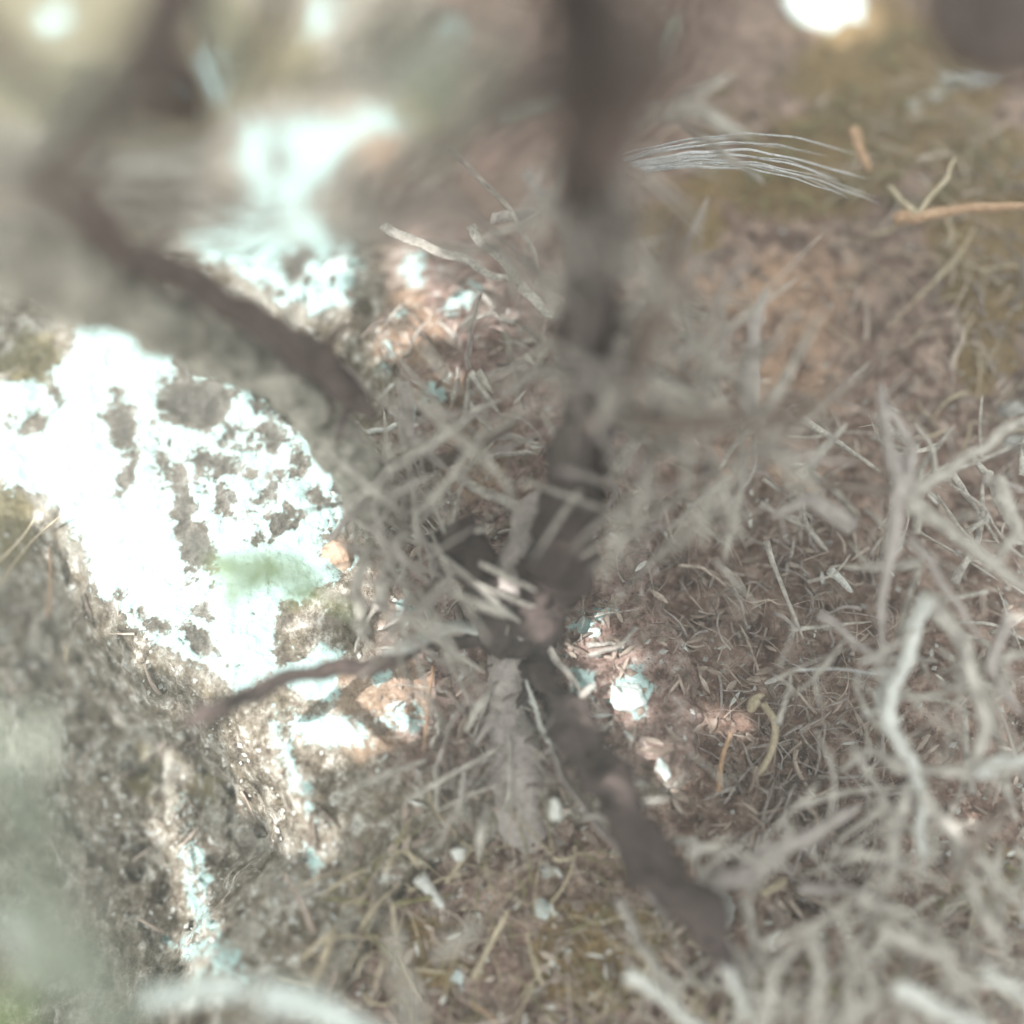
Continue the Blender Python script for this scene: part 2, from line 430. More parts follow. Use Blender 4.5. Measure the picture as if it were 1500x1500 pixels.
def tube(mb, pts, r0, r1, n=6, sides=8, flat=1.0, rough=0.12, taper_end=True, twist=0.0, seed=0, mid=None):
    """swept twig; flat < 1 gives a strap-like blade"""
    c = spline(pts, n)
    L = len(c); b0 = len(mb.v)
    for i, p in enumerate(c):
        t = i / (L - 1)
        d = (c[min(i + 1, L - 1)] - c[max(i - 1, 0)])
        if d.length < 1e-9: d = Vector((1, 0, 0))
        d.normalize()
        side = d.cross(Vector((0, 0, 1)))
        if side.length < 0.05: side = d.cross(Vector((0, 1, 0)))
        side.normalize(); up = side.cross(d).normalized()
        a = twist * t + seed * 1.3
        if flat < 1:
            side, up = side * math.cos(a) + up * math.sin(a), up * math.cos(a) - side * math.sin(a)
        r = r0 * (1 - t) + r1 * t
        if mid is not None: r = (r0 * (1 - t) + r1 * t) + mid * math.sin(math.pi * t)
        if taper_end and t > 0.9: r *= max(0.15, (1 - t) / 0.1) ** 0.6
        for k in range(sides):
            q = 2 * math.pi * k / sides
            nn = 1 + rough * 1.1 * mnoise.noise(Vector((p.x * 240 + math.cos(q) * 1.6, p.y * 240 + math.sin(q) * 1.6, p.z * 240 - seed))) + rough * 2 * mnoise.noise(Vector((p.x * 70 + math.cos(q) * 0.9, p.y * 70 + math.sin(q) * 0.9, p.z * 70 + seed)))
            mb.v.append(p + side * (math.cos(q) * r * nn) + up * (math.sin(q) * r * flat * nn))
    for i in range(L - 1):
        for k in range(sides):
            a = b0 + i * sides + k; b = b0 + i * sides + (k + 1) % sides
            mb.f.append((a, b, b + sides, a + sides))
    mb.f.append(tuple(b0 + k for k in range(sides))[::-1])
    mb.f.append(tuple(b0 + (L - 1) * sides + k for k in range(sides)))

def rad(width_px, p):
    """radius in metres that shows width_px photo pixels at point p"""
    return 0.5 * width_px * K * (p - CAM).dot(fwd)

def trace(pts):
    """(px, py, height above the mean ground) -> world points"""
    return [P(a, b, h) for a, b, h in pts]

def limb(parent, name, pts, w0, w1, mat, flat=1.0, rough=0.12, seed=None, label=None, knots=0, mid=0, n=6, sides=8, jit=0.035):
    wp = trace(pts)
    w2 = [wp[0]]
    for a_, b_ in zip(wp[:-1], wp[1:]):
        l_ = (b_ - a_).length * jit
        for f_ in (0.33, 0.67):
            w2.append(a_.lerp(b_, f_) + Vector((random.gauss(0, l_), random.gauss(0, l_), random.gauss(0, l_ * .6))))
        w2.append(b_)
    n = max(3, n // 2)
    mb = MB()
    sd_ = random.random() * 9 if seed is None else seed
    tube(mb, w2, rad(w0, wp[0]), rad(w1, wp[-1]), n=n, sides=sides, flat=flat, rough=rough, seed=sd_, twist=random.uniform(-0.8, 0.8) if flat < 1 else 0,
         mid=rad(mid, wp[0]) if mid else None)
    c = spline(wp, 8)
    for _ in range(knots):
        i = random.randrange(2, len(c) - 2)
        d = (c[i + 1] - c[i]).normalized()
        s = Vector((random.uniform(-1, 1), random.uniform(-1, 1), random.uniform(0, 0.8)))
        s = (s - d * s.dot(d)).normalized() + d * 0.5
        ln = random.uniform(0.008, 0.02)
        rr = rad(w1, wp[-1]) * random.uniform(0.25, 0.4)
        tube(mb, [c[i], c[i] + s * ln * 0.5, c[i] + s * ln + Vector((0, 0, -0.002))], rr, rr * 0.5, n=3, sides=6, rough=0.2, seed=_)
    o = mb.build(name, M[mat], parent)
    if label: o['label'] = label
    return o

# ------------------------------------------------------------------ diagonal dead branch on the left
br = empty("dead_branch", P(520, 690, 0.03), "thick weathered grey branch slanting down across the white rock from the left edge", "branch")
limb(br, "bough", [(-160, 310, 0.22), (0, 372, 0.20), (130, 422, 0.17), (280, 480, 0.125), (400, 545, 0.10), (470, 610, 0.075), (530, 700, 0.06), (560, 780, 0.015)], 128, 62, 'bark_grey', rough=0.28, n=10, sides=18, knots=4)
limb(br, "shade_strip", [(60, 250, 0.24), (160, 350, 0.185), (290, 418, 0.15), (400, 486, 0.125), (480, 545, 0.10), (550, 610, 0.09)], 44, 46, 'bark_dark', rough=0.35, n=8, sides=12, knots=8, jit=.06,
     label="dark strip standing in for the shaded upper edge of the branch")  # dark strip added where the branch's upper side lies in shade
limb(br, "twig", [(150, 420, 0.15), (70, 395, 0.17), (0, 420, 0.18)], 22, 12, 'twig_grey')
limb(br, "twig", [(470, 520, 0.10), (500, 480, 0.12), (540, 470, 0.12)], 22, 10, 'twig_brown')

# ------------------------------------------------------------------ central shrub
cs = empty("dead_shrub", P(775, 935, 0.0), "dead shrub with a dark upright stem and grey straps in the middle of the rock", "shrub")
limb(cs, "stem", [(835, -160, 0.33), (845, 0, 0.31), (872, 110, 0.285), (862, 220, 0.25), (888, 330, 0.21), (868, 450, 0.17), (866, 580, 0.13), (842, 690, 0.09), (822, 810, 0.06), (785, 900, 0.04), (768, 950, 0.0), (764, 985, -0.02)],
     84, 82, 'bark_black', rough=0.45, n=8, sides=16, knots=14, jit=.05)
limb(cs, "branch", [(768, 940, 0.015), (800, 1000, 0.025), (850, 1075, 0.035), (880, 1150, 0.04), (935, 1240, 0.05), (1000, 1330, 0.055), (1070, 1415, 0.055)], 50, 66, 'bark_black', rough=0.5, n=8, sides=14, knots=3)
limb(cs, "branch", [(765, 940, 0.01), (748, 1000, 0.012), (742, 1090, 0.012), (760, 1180, 0.01), (775, 1250, 0.0)], 90, 60, 'twig_mauve', rough=0.3, sides=12)
limb(cs, "branch", [(660, 770, 0.05), (700, 840, 0.045), (735, 900, 0.035), (770, 955, 0.02)], 60, 80, 'bark_black', rough=0.4, sides=12)  # dark mass added for the shadowed cavity left of the stem
limb(cs, "branch", [(748, 920, 0.03), (752, 850, 0.045), (765, 780, 0.05), (790, 720, 0.055)], 62, 40, 'twig_mauve', rough=0.2, sides=10)
limb(cs, "branch", [(890, 230, 0.28), (935, 150, 0.31), (985, 90, 0.33), (1030, -60, 0.35)], 80, 60, 'bark_dark', rough=0.2, sides=12)
limb(cs, "branch", [(870, 180, 0.29), (925, 110, 0.31), (900, 0, 0.32), (890, -80, 0.33)], 60, 60, 'bark_dark', rough=0.2, sides=12)
limb(cs, "branch", [(845, 90, 0.30), (760, 130, 0.31), (690, 200, 0.32), (600, 265, 0.33), (500, 320, 0.34)], 90, 62, 'bark_dark', rough=0.3, sides=12, label="dark side branch reaching down to the left")
limb(cs, "branch", [(860, 620, 0.12), (940, 510, 0.16), (980, 400, 0.20), (1000, 300, 0.24)], 44, 34, 'twig_brown', rough=0.3, sides=12)
limb(cs, "branch", [(870, 610, 0.12), (980, 620, 0.16), (1100, 625, 0.18), (1200, 590, 0.20), (1290, 500, 0.22)], 30, 18, 'twig_brown', rough=0.25, sides=10)
limb(cs, "branch", [(755, 925, 0.02), (700, 935, 0.03), (600, 955, 0.045), (500, 975, 0.06), (400, 1000, 0.075), (320, 1040, 0.085), (270, 1062, 0.085)], 22, 26, 'bark_black', rough=0.25, sides=10, label="thin dark branch reaching left over the ledge")
STRAPS = [  # pts, width, material
    ([(505, 748, .08), (570, 690, .085), (650, 640, .09), (735, 585, .09)], 24, 'twig_grey'),
    ([(510, 636, .06), (550, 630, .06), (592, 620, .055)], 16, 'twig_pale'),
    ([(556, 895, .05), (566, 840, .06), (585, 790, .065), (606, 765, .06)], 24, 'twig_grey'),
    ([(640, 868, .04), (636, 815, .05), (650, 760, .055)], 20, 'twig_grey'),
    ([(620, 690, .06), (680, 655, .07), (765, 618, .08)], 20, 'twig_brown'),
    ([(668, 695, .06), (720, 725, .065), (780, 752, .06)], 22, 'twig_grey'),
    ([(690, 590, .07), (730, 640, .07), (800, 655, .07)], 24, 'twig_grey'),
    ([(686, 540, .07), (690, 480, .08), (706, 428, .09)], 24, 'twig_mauve'),
    ([(700, 545, .07), (722, 575, .07)], 18, 'twig_grey'),
    ([(770, 520, .09), (828, 556, .09)], 18, 'twig_grey'),
    ([(880, 550, .12), (925, 540, .12)], 18, 'twig_pale'),
    ([(832, 450, .10), (848, 410, .11), (866, 366, .11)], 14, 'twig_grey'),
    ([(560, 330, .09), (620, 358, .09), (700, 392, .09), (760, 420, .08)], 18, 'twig_grey'),
    ([(655, 215, .11), (710, 270, .11), (750, 310, .10), (790, 400, .09)], 24, 'twig_grey'),
    ([(690, 330, .09), (750, 400, .08), (800, 460, .08), (850, 470, .07)], 18, 'twig_grey'),
    ([(720, 910, .03), (640, 925, .05), (560, 955, .07)], 26, 'twig_pale'),
    ([(765, 950, .02), (772, 1000, .03), (790, 1060, .035), (806, 1092, .035)], 18, 'twig_pale'),
    ([(798, 1052, .03), (842, 1030, .04), (872, 1000, .04)], 18, 'twig_grey'),
    ([(800, 945, .03), (842, 1000, .035), (860, 1030, .03)], 16, 'twig_grey'),
    ([(806, 1080, .03), (826, 1140, .03), (880, 1215, .035), (940, 1290, .04), (985, 1370, .045)], 26, 'twig_mauve'),
    ([(805, 1090, .03), (850, 1075, .03), (898, 1058, .03)], 16, 'twig_grey'),
    ([(852, 1200, .035), (905, 1192, .04), (985, 1168, .05)], 20, 'twig_grey'),
    ([(740, 1190, .02), (748, 1120, .03), (744, 1070, .03)], 26, 'twig_grey'),
    ([(815, 1200, .03), (812, 1170, .04)], 22, 'twig_pale'),
    ([(930, 920, .03), (900, 950, .03), (860, 960, .03)], 20, 'twig_grey'),
    ([(1108, 625, .10), (1096, 560, .11), (1104, 480, .12), (1124, 420, .12)], 40, 'twig_mauve'),
    ([(960, 545, .10), (1000, 580, .10), (1030, 600, .10)], 26, 'twig_grey'),
    ([(900, 690, .06), (930, 650, .07), (960, 600, .08)], 20, 'twig_grey'),
    ([(940, 440, .10), (925, 470, .10)], 20, 'twig_grey'),
    ([(885, 640, .07), (900, 720, .06), (880, 760, .05)], 18, 'twig_mauve'),
    ([(600, 880, .05), (690, 820, .06), (700, 770, .06)], 16, 'twig_brown'),
    ([(540, 930, .06), (520, 860, .08), (545, 790, .08)], 20, 'twig_grey'),
    ([(590, 560, .08), (600, 640, .08), (660, 690, .07)], 22, 'twig_mauve'),
    ([(610, 700, .06), (590, 760, .06), (640, 740, .06)], 20, 'twig_grey'),
    ([(560, 720, .05), (640, 745, .05)], 18, 'twig_mauve'),
    ([(930, 180, .17), (1010, 160, .18), (1100, 200, .17)], 34, 'twig_grey'),
    ([(900, 230, .16), (980, 160, .17), (1060, 110, .18)], 28, 'twig_grey'),
    ([(960, 150, .17), (1040, 210, .16), (1120, 270, .14)], 28, 'twig_grey'),
    ([(930, 60, .19), (960, 100, .19), (985, 20, .20)], 50, 'sage'),
    ([(760, 330, .10), (850, 280, .12), (930, 260, .13)], 22, 'twig_mauve'),
    ([(730, 180, .19), (800, 160, .19), (850, 120, .19)], 40, 'sage'),
    ([(720, 320, .09), (790, 310, .10)], 26, 'twig_mauve'),
    ([(770, 250, .14), (830, 330, .13), (840, 420, .12)], 26, 'twig_mauve'),
]
for pts, wd, mt in STRAPS:
    wd *= random.uniform(0.9, 1.1)
    pts = [(a, b, h * 0.85) for a, b, h in pts]
    limb(cs, "strap", pts, wd * 0.95, wd * 0.55, mt, flat=0.3, rough=0.12, mid=wd * 0.12)

NODES = [(870, 300, .23), (850, 540, .16), (930, 620, .10), (920, 480, .13), (760, 380, .12), (900, 230, .16), (620, 800, .05), (690, 640, .09), (1000, 560, .12), (1050, 700, .08), (600, 720, .06), (1010, 480, .11), (1110, 620, .12), (590, 880, .06), (700, 1100, .02), (960, 700, .10)]
mbs_ = {'twig_grey': MB(), 'twig_mauve': MB(), }
for k in range(330):
    a, b, h = NODES[k % len(NODES)]
    a += random.gauss(0, 34); b += random.gauss(0, 34)
    an = random.uniform(0, 6.28); L = random.uniform(80, 210)
    p0 = P(a, b, h)
    p1 = P(a + math.cos(an) * L * .5 + random.gauss(0, 4), b + math.sin(an) * L * .5 + random.gauss(0, 4), max(0.0, h + random.uniform(-.01, .035)))
    p2 = P(a + math.cos(an) * L, b + math.sin(an) * L, max(0.0, h + random.uniform(-.03, .05)))
    wd = random.uniform(5, 15)
    tube(mbs_[random.choice(['twig_grey', 'twig_grey', 'twig_grey', 'twig_mauve'])], [p0, p1, p2], rad(wd * .6, p0), rad(wd * .5, p2), n=6, sides=7, flat=0.3, seed=k, twist=random.uniform(-1, 1), mid=rad(wd * .4, p0))
for m_, b_ in mbs_.items():
    b_.build({'twig_grey': "grey_straps", 'twig_mauve': "mauve_straps"}[m_], M[m_], cs)['kind'] = 'stuff'

# ------------------------------------------------------------------ grey spiny shrub lower right
gs = empty("spiny_shrub", P(1350, 1190, 0.0), "tangled shrub of pale grey forked spines filling the lower right corner", "shrub")
SP = [
    ([(1320, 735, .13), (1300, 650, .135), (1290, 560, .14)], 36, 'twig_mauve'),
    ([(1320, 735, .13), (1335, 660, .135), (1296, 590, .14)], 24, 'twig_mauve'),
    ([(1322, 730, .13), (1390, 690, .135), (1470, 632, .14), (1560, 590, .14)], 30, 'twig_grey'),
    ([(1325, 725, .13), (1400, 785, .13), (1485, 850, .13), (1560, 880, .13)], 32, 'twig_grey'),
    ([(1318, 720, .13), (1308, 800, .12), (1290, 890, .10), (1300, 1000, .08)], 30, 'twig_mauve'),
    ([(1316, 722, .13), (1220, 712, .12), (1110, 725, .11)], 18, 'twig_brown'),
    ([(1250, 770, .10), (1180, 730, .11), (1130, 760, .10)], 34, 'twig_mauve'),
    ([(1170, 700, .09), (1215, 650, .10), (1240, 620, .10)], 22, 'twig_grey'),
    ([(1176, 690, .09), (1225, 720, .10), (1260, 760, .10)], 20, 'twig_grey'),
    ([(1360, 870, .10), (1335, 935, .10), (1306, 1010, .095), (1302, 1060, .09), (1335, 1115, .085), (1352, 1175, .085), (1346, 1295, .08)], 34, 'twig_pale'),
    ([(1362, 872, .10), (1415, 955, .10), (1444, 1060, .095), (1430, 1130, .09)], 34, 'twig_grey'),
    ([(1430, 1132, .09), (1480, 1118, .095), (1560, 1100, .10)], 32, 'twig_pale'),
    ([(1430, 1134, .09), (1370, 1128, .085), (1300, 1125, .08)], 24, 'twig_grey'),
    ([(1348, 1160, .085), (1402, 1230, .09), (1430, 1330, .09), (1480, 1400, .09)], 30, 'twig_grey'),
    ([(1335, 1150, .08), (1312, 1220, .075), (1300, 1300, .07)], 28, 'twig_grey'),
    ([(1330, 1120, .085), (1270, 1100, .07), (1230, 1130, .06)], 22, 'twig_grey'),
    ([(1310, 1060, .09), (1290, 1030, .08), (1294, 1000, .08)], 26, 'twig_pale'),
    ([(1040, 1380, .07), (1070, 1430, .08), (1100, 1500, .08)], 30, 'twig_pale'),
    ([(1110, 1520, .09), (1130, 1430, .09), (1180, 1365, .085)], 26, 'twig_grey'),
    ([(1190, 1360, .08), (1205, 1430, .09), (1190, 1520, .09)], 34, 'twig_grey'),
    ([(1240, 1520, .09), (1245, 1440, .09), (1235, 1390, .08)], 30, 'twig_grey'),
    ([(1290, 1360, .10), (1380, 1400, .10), (1420, 1460, .11), (1470, 1560, .11)], 34, 'twig_grey'),
    ([(1310, 1445, .11), (1400, 1490, .115), (1480, 1530, .12)], 36, 'twig_pale'),
    ([(1440, 1420, .12), (1500, 1460, .12), (1560, 1500, .12)], 30, 'twig_pale'),
    ([(1430, 1250, .10), (1500, 1330, .10), (1560, 1350, .10)], 22, 'twig_grey'),
    ([(1260, 1320, .08), (1330, 1345, .09), (1400, 1400, .10)], 26, 'twig_grey'),
    ([(1400, 1000, .08), (1480, 960, .09), (1560, 940, .09)], 26, 'twig_grey'),
    ([(1460, 700, .11), (1490, 780, .11), (1440, 840, .11)], 28, 'twig_grey'),
    ([(1440, 700, .09), (1500, 720, .09)], 20, 'twig_mauve'),
    ([(1480, 900, .09), (1450, 980, .09), (1500, 1050, .09)], 30, 'twig_mauve'),
    ([(1060, 1300, .04), (1020, 1305, .045), (975, 1310, .045)], 20, 'twig_grey'),
    ([(910, 1320, .05), (950, 1400, .06), (1000, 1470, .065)], 24, 'twig_grey'),
    ([(920, 1425, .08), (980, 1470, .085), (1060, 1530, .09)], 34, 'twig_pale'),
    ([(1090, 1320, .04), (1110, 1390, .045), (1108, 1430, .05)], 24, 'twig_grey'),
    ([(1170, 1300, .05), (1250, 1305, .05), (1290, 1330, .06)], 26, 'twig_mauve'),
    ([(1040, 1300, .05), (1110, 1260, .06), (1180, 1230, .06), (1260, 1180, .06)], 46, 'twig_mauve'),
    ([(1200, 900, .07), (1280, 960, .08), (1310, 1030, .09)], 18, 'twig_mauve'),
    ([(1330, 790, .12), (1400, 880, .11), (1440, 940, .10)], 16, 'twig_mauve'),
    ([(1370, 1340, .09), (1340, 1420, .10), (1280, 1500, .10)], 22, 'twig_brown'),
    ([(1480, 1180, .09), (1430, 1230, .10), (1400, 1300, .10)], 22, 'twig_brown'),
]
for pts, wd, mt in SP:
    wd *= random.uniform(0.9, 1.12)
    pts = [(a, b, h * 0.65) for a, b, h in pts]
    limb(gs, "spine", pts, wd * 0.9, wd * 0.4, mt, flat=0.8, rough=0.30, knots=4, jit=.025, n=6)
mb = MB()
for k in range(220):
    a = random.uniform(1010, 1540); b = random.uniform(620, 1540)
    if b < 1250 and a < 1290 and random.random() < 0.75: continue
    h = random.uniform(0.015, 0.07)
    p = P(a, b, h); an = random.uniform(0, math.pi * 2); ln = random.uniform(0.02, 0.05)
    d = Vector((math.cos(an), math.sin(an), random.uniform(-0.4, 0.4))) * ln
    bend = Vector((-math.sin(an), math.cos(an), 0.3)) * ln * random.gauss(0, 0.07)
    r = random.uniform(0.0006, 0.0022)
    tube(mb, [p - d / 2, p + bend, p + d / 2], r, r * 0.45, n=5, sides=7, rough=0.35, seed=k, flat=0.75)
    if k % 2: tube(mb, [p, p + d * 0.2 + bend + Vector((0, 0, .004)), p + d * 0.4 + Vector((-d.y, d.x, 0)) * random.choice([-.35, .35])], r * .7, r * 0.3, n=4, sides=6, rough=0.2, seed=k)
mb.build("fine_spines", M['twig_grey'], gs)['kind'] = 'stuff'

# ------------------------------------------------------------------ near shrub, bottom left, and the one at the top left
ns = empty("sage_shrub", P(20, 1560, 0.02), "out of focus grey green shrub with twigs coloured as if sunlit in the lower left corner", "shrub")
for pts, wd, mt in [
    ([(215, 1462, .13), (290, 1450, .13), (370, 1438, .13)], 40, 'twig_sunlit'),
    ([(385, 1455, .13), (470, 1478, .13), (590, 1530, .12)], 44, 'twig_sunlit'),
    ([(20, 1340, .16), (35, 1400, .16), (60, 1460, .16)], 24, 'twig_sunlit'),
    ([(58, 1040, .22), (50, 1180, .23), (85, 1340, .24), (170, 1500, .24)], 26, 'sage'),
    ([(20, 1160, .22), (60, 1300, .23), (60, 1480, .23)], 24, 'sage'),
    ([(110, 1380, .22), (160, 1450, .22), (220, 1540, .22)], 34, 'sage'),
    ([(-30, 1250, .24), (100, 1390, .24), (220, 1560, .24)], 30, 'sage'),
    ([(140, 1300, .23), (60, 1400, .24), (-30, 1440, .24)], 30, 'twig_grey'),
    ([(-40, 1010, .20), (-10, 1100, .22), (20, 1240, .23)], 34, 'sage'),
    ([(600, 1520, .15), (590, 1430, .13), (575, 1350, .12)], 26, 'twig_grey'),
    ([(640, 1400, .10), (700, 1345, .10)], 18, 'twig_grey'),
]:
    limb(ns, "twig", pts, wd, wd * 0.7, mt, rough=0.2, knots=1)

def leaf(mb, p, d, ln, wd, up=None):
    d = d.normalized()
    s = d.cross(up if up is not None else Vector((random.uniform(-1, 1), random.uniform(-1, 1), 1.0)))
    if s.length < 1e-4: s = Vector((1, 0, 0))
    s.normalize(); u = s.cross(d)
    b = len(mb.v)
    prof = [(0, 0.12), (0.3, 0.9), (0.6, 1.0), (0.85, 0.55), (1, 0.02)]
    for t, w_ in prof:
        c = p + d * ln * t - u * (ln * 0.12 * t * t)
        mb.v += [c - s * wd * w_, c + u * wd * 0.25 * w_, c + s * wd * w_]
    for i in range(len(prof) - 1):
        a = b + i * 3
        mb.f += [(a, a + 1, a + 4, a + 3), (a + 1, a + 2, a + 5, a + 4)]

def leafy(parent, name, centres, count, spread, ln, wd, mat):
    mb = MB()
    for _ in range(count):
        a, b, h = random.choice(centres)
        p = P(a + random.gauss(0, spread), b + random.gauss(0, spread), h + random.gauss(0, 0.012))
        d = Vector((random.gauss(0, 1), random.gauss(0, 1), random.gauss(0.2, 0.6)))
        leaf(mb, p, d, ln * random.uniform(0.6, 1.3), wd * random.uniform(0.7, 1.2))
    o = mb.build(name, M[mat], parent, smooth=False); o['kind'] = 'stuff'
    return o
leafy(ns, "leaves", [(20, 1300, .24), (70, 1420, .25), (150, 1480, .24), (40, 1200, .23)], 50, 34, 0.012, 0.0014, 'sage')
leafy(ns, "green_leaves", [(-5, 1490, .24)], 14, 12, 0.014, 0.0024, 'green')

ts = empty("bushy_shrub", P(60, -160, 0.0), "blurred dark bushy shrub leaning in over the upper left corner", "shrub")
for pts, wd, mt in [
    ([(260, -100, .06), (230, 60, .07), (150, 180, .07), (80, 250, .06)], 90, 'bark_dark'),
    ([(230, 40, .07), (280, 130, .06), (300, 180, .04)], 70, 'bark_dark'),
    ([(-60, 30, .07), (60, 120, .07), (170, 180, .07), (330, 190, .05)], 46, 'bark_dark'),
    ([(-60, 230, .10), (100, 285, .09), (230, 300, .07), (390, 300, .05)], 64, 'bark_dark'),
    ([(420, -60, .05), (400, 40, .05), (370, 110, .04)], 40, 'twig_brown'),
    ([(640, -60, .08), (560, 60, .06), (520, 90, .05)], 46, 'twig_brown'),
    ([(60, 190, .12), (34, 240, .12), (48, 300, .12)], 16, 'twig_grey'),
    ([(96, 195, .12), (108, 235, .12), (90, 262, .12)], 14, 'twig_grey'),
    ([(300, -40, .05), (330, 60, .05), (360, 160, .03)], 34, 'sage'),
    ([(-20, 200, .12), (60, 140, .12), (150, 120, .1)], 36, 'sage'),
    ([(600, 150, .10), (560, 60, .10), (500, -20, .10)], 24, 'sage'),
    ([(-40, 330, .13), (40, 350, .13), (90, 380, .12)], 40, 'twig_grey'),
    ([(720, 130, .12), (640, 90, .12), (560, 100, .11)], 30, 'sage'),
    ([(620, 200, .10), (660, 120, .11), (700, 20, .12)], 36, 'sage'),
]:
    pts = [(a, b, h + 0.24) for a, b, h in pts]
    limb(ts, "twig", pts, wd, wd * 0.75, mt, rough=0.3, knots=2, sides=10)

# dark log in the top right corner
lg = empty("fallen_log", P(1450, 20, 0.05), "dark rounded log end poking in at the top right corner", "log")
limb(lg, "trunk", [(1400, 10, .26), (1430, 20, .265), (1500, 30, .27), (1640, 35, .28)], 120, 160, 'bark_dark', rough=0.2, n=8, sides=20)
limb(lg, "branch_stub", [(1470, 10, .28), (1460, -40, .29), (1450, -80, .30)], 50, 30, 'bark_dark', rough=0.2)

# ------------------------------------------------------------------ green sprig over the white rock
sp = empty("green_sprig", P(450, 870, 0.05), "small blurred green sprig held out over the white rock", "sprig")
limb(sp, "stalk", [(520, 900, .15), (450, 860, .13), (385, 838, .145), (330, 850, .15)], 10, 6, 'green')
mbx = MB()
ax = spline(trace([(520, 900, .15), (450, 860, .13), (385, 838, .145), (330, 850, .15)]), 8)
for i, p in enumerate(ax[6:]):
    d = (ax[min(i + 8, len(ax) - 1)] - ax[max(i + 5, 0)]).normalized()
    for sgn in (-1, 1):
        sd_ = Vector((-d.y, d.x, 0)) * sgn
        leaf(mbx, p, d * 0.5 + sd_ + Vector((0, 0, random.uniform(-0.2, 0.6))), random.uniform(0.008, 0.014), 0.0009)
lv = mbx.build("leaves", M['green'], sp, smooth=False); lv['kind'] = 'stuff'

# ------------------------------------------------------------------ frayed fibre strip
random.seed(23)
fb = empty("fibre_strip", P(945, 245, 0.06), "frayed strip of silvery fibres arching to the right below the top", "bark strip")
for k in range(17):
    o1 = random.uniform(-34, 26)
    x1 = random.choice([1100, 1180, 1240, 1290])
    t = (x1 - 940) / 350
    pts = []
    for q in range(5):
        s = q / 4; x = 925 + o1 * 0.7 + (x1 - 940) * s
        y = 238 - 26 * math.sin(min(1, (x - 940) / 350 * 1.2) * 2.4) + 54 * ((x - 940) / 350) ** 2 + o1 * (0.5 + 0.7 * s) + random.uniform(-2, 2)
        pts.append((x, y, 0.085 + 0.01 * math.sin(s * 3) - 0.04 * s + random.uniform(-.004, .012)))
    limb(fb, "fibre", pts, random.uniform(3, 6), 2, 'fibre', jit=0.008, flat=0.6, rough=0.1, sides=6)

# ------------------------------------------------------------------ orange forked straw at the right edge
of = empty("orange_stalk", G(1330, 320), "orange forked dry stalk running off the right edge over grass litter", "stalk")
limb(of, "stalk", [(1310, 322, .03), (1350, 318, .035), (1410, 306, .04), (1480, 303, .045), (1560, 312, .05)], 20, 9, 'orange', rough=0.2)
limb(of, "fork", [(1345, 316, .035), (1320, 295, .03), (1300, 270, .025)], 12, 6, 'straw')
limb(of, "fork", [(1250, 190, .02), (1262, 225, .025), (1275, 250, .025)], 16, 10, 'orange')
limb(of, "fork", [(1345, 314, .035), (1380, 270, .04), (1400, 230, .04)], 8, 5, 'straw')

def lying(name, px, lift, w0, w1, mat, label, cat, group=None, **kw):
    pts = [G(a, b, lift) for a, b in px]
    mb = MB(); tube(mb, pts, rad(w0, pts[0]), rad(w1, pts[-1]), seed=random.random() * 9, **kw)
    return tag(mb.build(name, M[mat]), label, cat, group)

lying("dry_needle", [(1340, 440), (1400, 380), (1430, 330)], .012, 6, 4, 'straw', "long straw coloured needle leaning below the orange stalk", "needle", "dry needles", flat=.6)
lying("dry_needle", [(635, 975), (628, 1030), (620, 1100)], .006, 9, 5, 'orange', "upright orange brown needle on the rock left of the mauve branch", "needle", "dry needles", flat=.6)
lying("dry_needle", [(70, 905), (74, 850), (72, 800)], .006, 5, 4, 'orange', "thin orange needle on the dark rock face below the ledge", "needle", "dry needles", flat=.6)
lying("dry_needle", [(0, 855), (40, 800), (92, 752)], .012, 5, 4, 'straw', "yellow straw crossing the dark rock at the left edge", "needle", "dry needles", flat=.6)
lying("dry_needle", [(-10, 830), (30, 790), (60, 745)], .012, 5, 3, 'straw', "shorter yellow straw beside the one at the left edge", "needle", "dry needles", flat=.6)
lying("dry_needle", [(575, 1320), (580, 1370), (600, 1430), (625, 1475)], .008, 9, 4, 'straw', "curved yellow needle with an orange tip in the bottom litter", "needle", "dry needles", flat=.6)
lying("dry_needle", [(693, 1435), (720, 1380), (745, 1332)], .012, 9, 7, 'straw', "straight pale straw standing out of the bottom litter", "needle", "dry needles", flat=.6)
lying("dry_needle", [(1052, 1160), (1058, 1110), (1072, 1070)], .012, 9, 5, 'orange', "short orange needle beside the dark curled litter", "needle", "dry needles", flat=.6)
lying("dry_needle", [(690, 1470), (720, 1490), (735, 1520)], .008, 8, 5, 'orange', "small orange brown needle at the bottom edge", "needle", "dry needles", flat=.6)
lying("dry_needle", [(98, 945), (96, 970)], .005, 9, 5, 'straw', "tiny yellow chip of straw on the dark rock face", "needle", "dry needles", flat=.6)
lying("dry_needle", [(1160, 982), (1230, 980), (1300, 990)], .03, 6, 4, 'fibre', "thin level silvery needle touching the spiny shrub", "needle", "dry needles", flat=.6)
lying("dry_needle", [(1300, 480), (1360, 420), (1420, 350)], .012, 5, 3, 'straw', "faint long straw slanting through the right hand litter", "needle", "dry needles", flat=.6)
lying("curled_stem", [(1118, 1030), (1135, 1060), (1130, 1100), (1112, 1135)], .014, 11, 10, 'straw', "thick curled pale stem in the litter right of the dark pit", "stem")
lying("curled_stem", [(1110, 1025), (1100, 1040), (1102, 1025), (1120, 1018)], .016, 10, 9, 'straw', "tight pale curl on top of the curled stem", "stem")
lying("bone_chip", [(1115, 1310), (1135, 1300), (1152, 1288)], .014, 14, 12, 'straw', "cream forked chip in the litter below the dark hollow", "chip")
